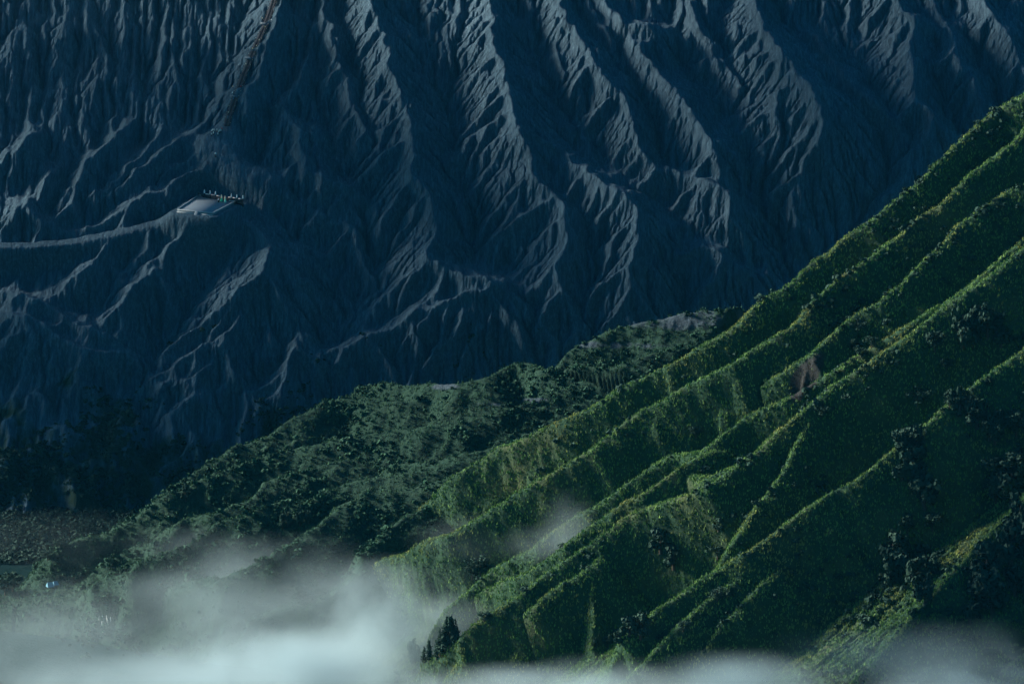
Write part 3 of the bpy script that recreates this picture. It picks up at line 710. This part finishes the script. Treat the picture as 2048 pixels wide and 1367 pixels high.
# ------------------------------------------------------------------ small built things
WHITE = plain('white_paint', (0.80, 0.80, 0.78)); CONC = plain('weathered_concrete', (0.17, 0.21, 0.25)); CONC2 = plain('pale_concrete', (0.34, 0.38, 0.40))
DARKM = plain('dark_iron', (0.03, 0.03, 0.035)); RUST = plain('brown_rail', (0.055, 0.050, 0.055)); PINK = plain('pale_rail_paint', (0.75, 0.60, 0.56))
GREENC = plain('green_cloth', (0.02, 0.42, 0.25)); MINTC = plain('mint_cloth', (0.35, 0.72, 0.50)); CREAM = plain('cream_cloth', (0.80, 0.68, 0.50))
TARP = plain('pale_blue_tarp', (0.12, 0.28, 0.36)); SKIN = plain('skin', (0.25, 0.15, 0.10))
class MB:
    def __init__(self): self.V = []; self.F = []
    def obox(self, c, ex, ey, ez):
        """a box with half-axes ex, ey, ez"""
        c, ex, ey, ez = (np.array(q, float) for q in (c, ex, ey, ez)); b = len(self.V)
        for k in ((-1,-1,-1),(1,-1,-1),(1,1,-1),(-1,1,-1),(-1,-1,1),(1,-1,1),(1,1,1),(-1,1,1)):
            self.V.append(tuple(c + ex * k[0] + ey * k[1] + ez * k[2]))
        self.F += [tuple(b + i for i in f) for f in ((3,2,1,0),(4,5,6,7),(0,1,5,4),(1,2,6,5),(2,3,7,6),(3,0,4,7))]
    def box(self, c, s): self.obox(c, (s[0]/2,0,0), (0,s[1]/2,0), (0,0,s[2]/2))
    def bar(self, a, b, w, hgt=None):
        a = np.array(a, float); b = np.array(b, float); d = b - a; L = np.linalg.norm(d); d /= L
        sd = np.cross(d, (0, 0, 1)); sd = sd / (np.linalg.norm(sd) + 1e-9) if np.linalg.norm(sd) > 1e-6 else np.array((1.0, 0, 0)); up = np.cross(sd, d)
        self.obox((a + b) / 2, d * L / 2, sd * w / 2, up * (hgt or w) / 2)
    def lathe(self, c, prof, seg=10):
        b = len(self.V)
        for (r_, z) in prof:
            for k in range(seg): self.V.append((c[0] + r_ * math.cos(6.2832 * k / seg), c[1] + r_ * math.sin(6.2832 * k / seg), c[2] + z))
        for i in range(len(prof) - 1):
            for k in range(seg): self.F.append((b + i * seg + k, b + i * seg + (k + 1) % seg, b + (i + 1) * seg + (k + 1) % seg, b + (i + 1) * seg + k))
    def build(self, name, mat, parent=None):
        return mesh_np(name, self.V, self.F, mat, parent)
# the paved yard
zc = YZ
PL = [on_plane(355, 420, zc), on_plane(426, 427, zc), on_plane(470, 404, zc), on_plane(398, 391, zc)]
yard = empty('paved_yard', PL[1]); tag(yard, 'pale paved four-sided yard on the terrace below the stairway', 'paved yard')
def local(p, e): return tuple(np.array(p) - np.array(e.location))
m = MB(); c = sum(PL) / 4; b0 = 0
top = [local(p, yard) for p in PL]; bot = [tuple(np.array(p) + np.array((0, 0, -2.3))) for p in top]
m.V = top + bot; m.F = [(0,1,2,3),(7,6,5,4),(4,5,1,0),(5,6,2,1),(6,7,3,2),(7,4,0,3)]
m.build('paving', CONC, yard)
for a_, b_ in ((0,1),(1,2),(2,3),(3,0)):
    m = MB(); A_ = np.array(top[a_]); B_ = np.array(top[b_]); m.bar(A_ + (0,0,.28), B_ + (0,0,.28), .5, .55); m.build('kerb', CONC2, yard)
# front wall with its row of white balusters, broken by the steps
A_ = np.array(top[0]); B_ = np.array(top[1]); outw = np.cross((B_ - A_) / np.linalg.norm(B_ - A_), (0, 0, 1)); outw = outw * (1 if outw[1] < 0 else -1)
bal = MB()
for i in range(46):
    t = (i + .5) / 46
    if 0.50 < t < 0.66:
        if bal is not None and len(bal.V) and t < .53: bal.build('baluster_row', WHITE, yard); bal = MB()
        continue
    p = A_ + (B_ - A_) * t + outw * 0.8 + np.array((0, 0, -1.55 + random.uniform(-.2, .1)))
    bal.lathe(p, [(.0, -.5), (.22, -.5), (.12, -.2), (.25, .1), (.12, .4), (.22, .5), (0, .5)], 6)
bal.build('baluster_row', WHITE, yard)
m = MB(); m.bar(A_ + outw * .75 + (0,0,-.75), A_ + (B_ - A_) * .5 + outw * .75 + (0,0,-.75), .45, .5); m.bar(A_ + (B_ - A_) * .66 + outw * .75 + (0,0,-.75), B_ + outw * .75 + (0,0,-.75), .45, .5); m.build('front_wall', CONC2, yard)
m = MB()
for k in range(6): m.obox(A_ + (B_ - A_) * .58 + outw * (0.6 + .35 * k) + np.array((0, 0, -.2 - .3 * k)), (B_ - A_) * .07, outw * .2, (0, 0, .5))
m.build('steps', CONC, yard)
# the fence behind the yard
fp = [on_plane(396, 389, zc), on_plane(409, 395, zc), on_plane(486, 406, zc)]
fence = empty('yard_fence', fp[1]); tag(fence, 'dark panelled fence with pale capped posts behind the paved yard', 'fence')
def fpt(t): return np.array(local(fp[1] + (fp[2] - fp[1]) * t, fence))
m = MB(); m.bar(fpt(0) + (0,0,.1), fpt(1) + (0,0,.1), .2, 3.4); m.bar(local(fp[0], fence), fpt(0), .2, 2.6); m.build('panel', DARKM, fence)
for t0, t1 in ((.03,.13),(.17,.27),(.31,.42),(.62,.72),(.74,.83),(.88,.97)):
    m = MB(); m.bar(fpt(t0) + (0,0,2.0), fpt(t1) + (0,0,2.0), .3, .42); m.build('top_rail', PINK, fence)
for t in (0.0, .15, .29, .70, .845, 1.0):
    m = MB(); m.box(fpt(t) + (0,0,.2), (.5,.5,4.4)); pst = m.build('post', DARKM, fence)
    m = MB(); m.lathe(fpt(t) + (0,0,2.4), [(0,0),(.42,0),(.42,.35),(.2,.5),(.34,.9),(.2,1.5),(0,1.9)], 8); m.build('finial', WHITE, pst)
def shrine(u, v, c1, lab, hgt=3.6):
    p = on_plane(u, v, zc); e = empty('draped_statue', p); tag(e, lab, 'statue')
    m = MB(); m.lathe((0,0,0), [(0,0),(.55,0),(.62,.5),(.45,1.2),(.33,hgt*.52)], 10); m.build('lower_cloth', c1, e)
    m = MB(); m.lathe((0,0,0), [(.33,hgt*.52),(.40,hgt*.60),(.30,hgt*.78),(.22,hgt*.86),(.24,hgt*.93),(.1,hgt),(0,hgt*1.02)], 10); m.build('upper_cloth', CREAM, e)
shrine(443.5, 403, GREENC, 'tall draped statue wrapped in deep green cloth, left of the yard gate')
shrine(450.5, 405, MINTC, 'tall draped statue wrapped in pale mint cloth, right of the yard gate')
e = empty('stone_lantern', on_plane(437, 404.5, zc)); tag(e, 'small dark pedestal with a white cap at the back of the yard', 'pedestal')
m = MB(); m.lathe((0,0,0), [(0,0),(.45,0),(.35,.9),(.5,1.1),(0,1.15)], 8); m.build('pedestal', DARKM, e)
m = MB(); m.lathe((0,0,1.15), [(0,0),(.34,.05),(.3,.5),(0,.95)], 8); m.build('cap', WHITE, e)

# people: one continuous figure, copied and dressed differently
import bmesh
def person_mesh():
    J = [((0,0,.95),.13),((0,0,1.2),.14),((0,0,1.42),.12),((0,0,1.52),.055),((0,0,1.62),.095),((0,0,1.72),.08),
         ((-.19,0,1.42),.06),((-.25,.02,1.15),.045),((-.24,-.10,.92),.035),((.19,0,1.42),.06),((.25,.02,1.15),.045),((.24,-.10,.92),.035),
         ((-.09,0,.88),.09),((-.10,-.05,.48),.06),((-.10,.02,.08),.045),((-.10,-.14,.03),.04),((.09,0,.88),.09),((.10,.08,.48),.06),((.10,.16,.08),.045),((.10,.02,.03),.04)]
    E = [(0,1),(1,2),(2,3),(3,4),(4,5),(2,6),(6,7),(7,8),(2,9),(9,10),(10,11),(0,12),(12,13),(13,14),(14,15),(0,16),(16,17),(17,18),(18,19)]
    me = bpy.data.meshes.new('person_base'); me.from_pydata([j[0] for j in J], E, []); o = bpy.data.objects.new('person_base', me); link(o)
    md = o.modifiers.new('skin', 'SKIN'); o.modifiers.new('sub', 'SUBSURF').levels = 1
    for i, j in enumerate(J): me.skin_vertices[0].data[i].radius = (j[1], j[1])
    me.skin_vertices[0].data[0].use_root = True
    dg = bpy.context.evaluated_depsgraph_get(); em = bpy.data.meshes.new_from_object(o.evaluated_get(dg)); bpy.data.objects.remove(o)
    return em
PM = person_mesh()
def person(u, v, coat, label, obs=None, z=None, group=None):
    p = Vector(on_plane(u, v, z)) if z is not None else (hit(u, v, obs)[0])
    me = PM.copy(); me.materials.clear()
    for mm in (coat, DARKM, SKIN): me.materials.append(mm)
    for pl in me.polygons:
        zz = pl.center.z; pl.material_index = 2 if zz > 1.53 else (1 if zz < .9 else 0)
    o = bpy.data.objects.new('person', me); link(o); o.location = p; o.rotation_euler = (0, 0, random.random() * 6.28); o.scale = (1.15,) * 3
    tag(o, label, 'person', group); return o
RED = plain('red_cloth', (0.55, 0.04, 0.05)); BLUE = plain('blue_cloth', (0.06, 0.30, 0.55)); YEL = plain('tan_cloth', (0.75, 0.55, 0.28))
person(469.5, 410, plain('brown_cloth', (0.10, .07, .06)), 'dark figure standing at the right corner of the paved yard', z=zc + .05)

# the stairway up to the rim
SP = [(452,254),(462,226),(475,190),(490,150),(505,112),(521,78),(536,46),(541,30),(548,8),(559,-30),(568,-60)]
raw = []
for (a_, b_) in zip(SP, SP[1:]):
    for k in range(6):
        t = k / 6; q = hit(a_[0] + (b_[0] - a_[0]) * t, a_[1] + (b_[1] - a_[1]) * t, (VOL,))
        if q: raw.append(np.array(q[0]))
raw = np.array(raw)
k9 = np.ones(13) / 13; pad = 6
sm = np.stack([np.convolve(np.pad(raw[:, i], pad, mode='edge' if i == 0 else 'reflect', **({} if i == 0 else {'reflect_type': 'odd'})), k9, 'valid') for i in range(3)], 1)
sm[:, 2] += np.maximum(raw[:, 2] - sm[:, 2], 0).max() * 0.35 + 0.7
st = empty('stairway', sm[0]); tag(st, 'long straight double stairway climbing the grey ridge to the upper border', 'stairway')
loc0 = sm - sm[0]
seg = np.linalg.norm(np.diff(loc0, axis=0), axis=1); cum = np.concatenate([[0], np.cumsum(seg)])
def sp(d): return np.array([np.interp(d, cum, loc0[:, i]) for i in range(3)])
Ltot = cum[-1]; nst = int(Ltot / 0.62)
for off in (-.85, .85):
    m = MB()
    for k in range(nst):
        p = sp(k * 0.62); q = sp(min(k * 0.62 + .62, Ltot)); d = q - p; d[2] = 0; d /= np.linalg.norm(d) + 1e-9; sd = np.cross(d, (0, 0, 1))
        m.obox(p + sd * off + np.array((0, 0, -.25)), d * .34, sd * .72, (0, 0, .35))
    m.build('stair_flight', plain('stair_concrete', (0.055, 0.055, 0.065)) if off < 0 else bpy.data.materials['stair_concrete'], st)
for off in (-1.7, 0.0, 1.7):
    m = MB(); last = None; kn = []
    for k in range(int(Ltot / 2.0) + 1):
        p = sp(k * 2.0); q = sp(min(k * 2.0 + .6, Ltot)); d = q - p; d[2] = 0; d /= np.linalg.norm(d) + 1e-9; sd = np.cross(d, (0, 0, 1))
        b_ = p + sd * off; m.box(b_ + (0, 0, .35), (.14, .14, 1.5))
        if last is not None: m.bar(last + (0, 0, 1.05), b_ + (0, 0, 1.05), .10)
        last = b_
        if off and k % 2 == 0: n0 = len(m.F); m.lathe(b_ + np.array((0, 0, 1.1)), [(0,0),(.14,.02),(.17,.15),(0,.3)], 6); kn += range(n0, len(m.F))
    mi = np.zeros(len(m.F), int); mi[kn] = 1
    mesh_np('railing', m.V, m.F, [RUST, CREAM], st, matidx=mi)
for (u, v) in ((475,189),(505,112),(536,46)):
    i = int(np.argmin([abs(project(x)[1] - v) for x in sm])); p = loc0[i]
    m = MB(); m.box(p + (0, 0, -.35), (7.0, 2.4, .8))
    for x in (-3.3, -1.9, 1.9, 3.3): m.box(p + (x, -1.1, .5), (.16, .16, 1.3))
    m.bar(p + (-3.4, -1.1, 1.1), p + (-1.9, -1.1, 1.1), .14); m.bar(p + (1.9, -1.1, 1.1), p + (3.4, -1.1, 1.1), .14)
    m.build('landing', CONC, st)
def stair_pt(v): return sm[int(np.argmin([abs(project(x)[1] - v) for x in sm]))]
for v, dx_, coat, lab in ((181,-3.1,YEL,'person in tan on the left end of the lowest stair landing'), (188,-2.2,WHITE,'person in white on the lowest stair landing beside the one in tan'),
        (200,-.6,BLUE,'person in blue on the stairway just below the lowest landing'), (176,1.0,RED,'person in red on the stairway just above the lowest landing'),
        (44,-2.6,CREAM,'person in cream on the left of the highest stair landing'), (46,2.7,WHITE,'person in white on the right of the highest stair landing')):
    p = stair_pt(v) + np.array((dx_, 0, .15)); o = person(0, 0, coat, lab, z=0); o.location = p
for ci, (v, dx_, coat) in enumerate(((60,.7,YEL),(70,-.8,DARKM),(84,.8,CREAM),(92,-.7,DARKM),(99,.6,CREAM),(104,-.6,YEL),(122,.8,DARKM),(134,-.8,CREAM),(141,.6,DARKM),(152,-.7,DARKM),(164,.7,DARKM),(215,.6,DARKM),(232,-.6,CREAM))):
    p = stair_pt(v) + np.array((dx_, 0, .15)); o = person(0, 0, coat, 'climber on the long stairway, ' + ['highest', 'second', 'third', 'fourth', 'fifth', 'sixth', 'seventh', 'eighth', 'ninth', 'tenth', 'eleventh', 'twelfth', 'lowest'][ci] + ' counted from the top', z=0, group='climbers on the stairway'); o.location = p
# white posts at the foot of the stairway
GP = [(423,262),(426,260.5),(428.5,260),(423,268),(427,266),(434,260),(437,263.5),(439.5,262),(442,261),(436,268)]
GP.sort()
for k, (u, v) in enumerate(GP):
    q = hit(u, v + 4, (VOL,))[0]; e = empty('gate_post', q); tag(e, ('rightmost' if k == 9 else ORD[k]) + ' white topped post in the stair foot cluster', 'post', 'white topped posts at the foot of the stairway')
    m = MB(); m.box((0,0,.2), (.4,.4,1.2)); m.build('base', DARKM, e)
    m = MB(); m.lathe((0,0,.8), [(0,0),(.25,0),(.22,.7),(.28,.8),(0,1.0)], 8); m.build('cap', WHITE, e)
person(444, 262, RED, 'person in red right of the white topped posts at the stair foot', (VOL,))
q = hit(431, 314, (VOL,))[0]; e = empty('marker_post', q); tag(e, 'single white capped marker post on the slope between stairway and yard', 'post')
m = MB(); m.box((0,0,.5), (.6,.6,1.8)); m.build('base', DARKM, e); m = MB(); m.lathe((0,0,1.4), [(0,0),(.45,0),(.4,.8),(0,1.1)], 8); m.build('cap', WHITE, e)
# far below: two pale tents and a little row of white markers in the valley
for (u, v, w, lab) in ((100, 1172, 1.0, 'pale blue tarpaulin tent in the valley, the taller left one'), (111, 1168, .8, 'low pale blue tarpaulin tent in the valley, right of the taller one')):
    q = hit(u, v, (FOOT, GND))[0]; e = empty('tent', q, .5); tag(e, lab, 'tent')
    V = [(-1.6*w,-1.4,0),(1.6*w,-1.4,0),(1.6*w,1.4,0),(-1.6*w,1.4,0),(-1.3*w,0,2.2*w),(1.2*w,0,1.9*w)]
    me = bpy.data.meshes.new('canopy'); me.from_pydata(V, [], [(0,1,5,4),(2,3,4,5),(3,0,4),(1,2,5)]); me.materials.append(TARP)
    o = bpy.data.objects.new('canopy', me); link(o); o.parent = e
    m = MB(); m.bar((-1.3*w,0,-.1), (-1.3*w,0,2.3*w), .1); m.build('pole', DARKM, e)
    m = MB(); m.bar((1.2*w,0,-.1), (1.2*w,0,2.0*w), .1); m.build('pole', DARKM, e)
for k, (u, v) in enumerate(sorted(((198,1237),(205,1235),(213,1234),(221,1238),(206,1240),(214,1239),(204,1246),(215,1243)))):
    q = hit(u, v + 3, (FOOT, GND))[0]; e = empty('marker_post', q); tag(e, ('rightmost' if k == 7 else ORD[k]) + ' tiny white marker in the misty lower left cluster', 'marker post', 'white markers in the valley mist')
    m = MB(); m.box((0,0,.5), (.3,.3,1.6)); m.build('base', WHITE, e); m = MB(); m.lathe((0,0,1.3), [(0,0),(.3,0),(.1,.6),(0,.7)], 6); m.build('cap', WHITE, e)
q = hit(291, 1015, (FOOT,))[0]; e = empty('boundary_post', q); tag(e, 'short white post alone on the dark foothill at the left', 'post')
m = MB(); m.box((0,0,.6), (.3,.3,1.8)); m.build('base', WHITE, e); m = MB(); m.lathe((0,0,1.5), [(0,0),(.25,0),(0,.4)], 6); m.build('cap', RUST, e)

# ------------------------------------------------------------------ the air: even haze, and the mist in the valley
hz = NT('haze_air'); hz.t.nodes.remove(hz.b)
pv = hz.n('ShaderNodeVolumePrincipled', {'Color': (0.06, 0.55, 1.0, 1), 'Density': 0.000004, 'Anisotropy': 0.0})
hz.l(pv.outputs[0], hz.out.inputs['Volume'])
def box(name, lo, hi, mat):
    x0, y0, z0 = lo; x1, y1, z1 = hi
    V = [(x0,y0,z0),(x1,y0,z0),(x1,y1,z0),(x0,y1,z0),(x0,y0,z1),(x1,y0,z1),(x1,y1,z1),(x0,y1,z1)]
    F = [(3,2,1,0),(4,5,6,7),(0,1,5,4),(1,2,6,5),(2,3,7,6),(3,0,4,7)]
    return mesh_np(name, V, F, mat)
tag(box('haze', (-30500, -2500, ZG - 61), (30500, 40500, 1050), hz.m), kind='stuff')
def mist_material(dens, dense=False):
    dens = dens * 1.5
    m = NT('mist_vapour'); m.t.nodes.remove(m.b)
    oc = m.n('ShaderNodeTexCoord').outputs['Object']; p = m.pos()
    r2 = m.n('ShaderNodeVectorMath', {0: oc, 1: oc}, operation='DOT_PRODUCT').outputs['Value']
    fall = m.math('POWER', m.math('SUBTRACT', 1.0, r2, clamp=True), 2.0)
    mp = m.n('ShaderNodeMapping', {'Vector': p, 'Scale': (0.7, 0.6, 1.0), 'Rotation': (0, 0.45, 0)}).outputs[0]
    nz = m.noise(mp, 0.028, 7, 0.64, 0.5)
    nn = m.math('MULTIPLY', m.math('SUBTRACT', nz, 0.32 if dense else 0.36), 3.2 if dense else 4.2, clamp=True)
    d = m.math('MULTIPLY', m.math('MULTIPLY', fall, nn), dens)
    pv = m.n('ShaderNodeVolumePrincipled', {'Color': (0.55, 0.70, 0.76, 1), 'Density': d, 'Anisotropy': 0.1})
    m.l(pv.outputs[0], m.out.inputs['Volume']); return m.m
def ico(name, mat):
    import bmesh
    bm = bmesh.new(); bmesh.ops.create_icosphere(bm, subdivisions=3, radius=1.02)
    me = bpy.data.meshes.new(name); bm.to_mesh(me); bm.free(); me.materials.append(mat)
    o = bpy.data.objects.new(name, me); link(o); return o
MIST = [ # u, v, distance, half sizes in metres, density
 (550,1362,2560,(72,45,27),.050),(280,1400,2500,(95,50,24),.022),(60,1340,2600,(80,60,32),.006),
 (810,1285,2634,(62,32,25),.045),(850,1375,2530,(50,20,12),.040),(560,1290,2600,(85,45,24),.012),
 (740,1185,2640,(62,35,18),.016),(480,1190,2680,(70,40,20),.010),(230,1230,2660,(95,50,20),.005),
 (1010,1385,2440,(50,25,13),.045),(925,1235,2612,(26,12,12),.022),(1520,1420,2400,(60,30,24),.060),(1480,1345,2400,(42,18,11),.022),(1190,1350,2430,(38,16,10),.016),(1900,1310,2170,(60,25,15),.009),(1250,1400,2440,(46,25,16),.045),
 (1980,1420,2170,(60,30,28),.035),(1720,1310,2260,(50,25,12),.007),(950,1080,2650,(36,25,13),.006),
 (1138,1040,2585,(15,8,19),.014),(1165,1085,2580,(32,8,12),.010),(1095,1090,2590,(28,8,12),.010),
 (60,1085,2740,(80,60,12),.0008),(560,1120,2690,(50,20,15),.009),(400,1090,2720,(45,25,11),.005)]
for (u, v, d, r3, a) in MIST:
    o = ico('mist', mist_material(a, a > .02)); o.location = at(u, v, d); o.scale = r3; tag(o, kind='stuff')

# unseen vapour volumes added towards the sun to shade corners and edges of the view
dm = NT('shading_vapour'); dm.t.nodes.remove(dm.b)
pv = dm.n('ShaderNodeVolumePrincipled', {'Color': (0.75, 0.88, 0.95, 1), 'Density': 0.024})
dm.l(pv.outputs[0], dm.out.inputs['Volume'])
dm2 = NT('thick_shading_vapour'); dm2.t.nodes.remove(dm2.b)
pv = dm2.n('ShaderNodeVolumePrincipled', {'Color': (0.75, 0.88, 0.95, 1), 'Density': 0.05}); dm2.l(pv.outputs[0], dm2.out.inputs['Volume'])
for (u, v, d, up, r3) in [(1980,1120,2290,640,(105,130,115)), (1850,60,3060,420,(150,110,75)), (120,40,3080,420,(130,110,70)), (60,750,2950,420,(90,90,80))]:
    o = ico('mist', dm2.m if up > 600 else dm.m); o.location = at(u, v, d) + SUN_DIR * up; o.scale = r3; tag(o, kind='stuff')  # sunlight blockers out of view, not part of the valley mist
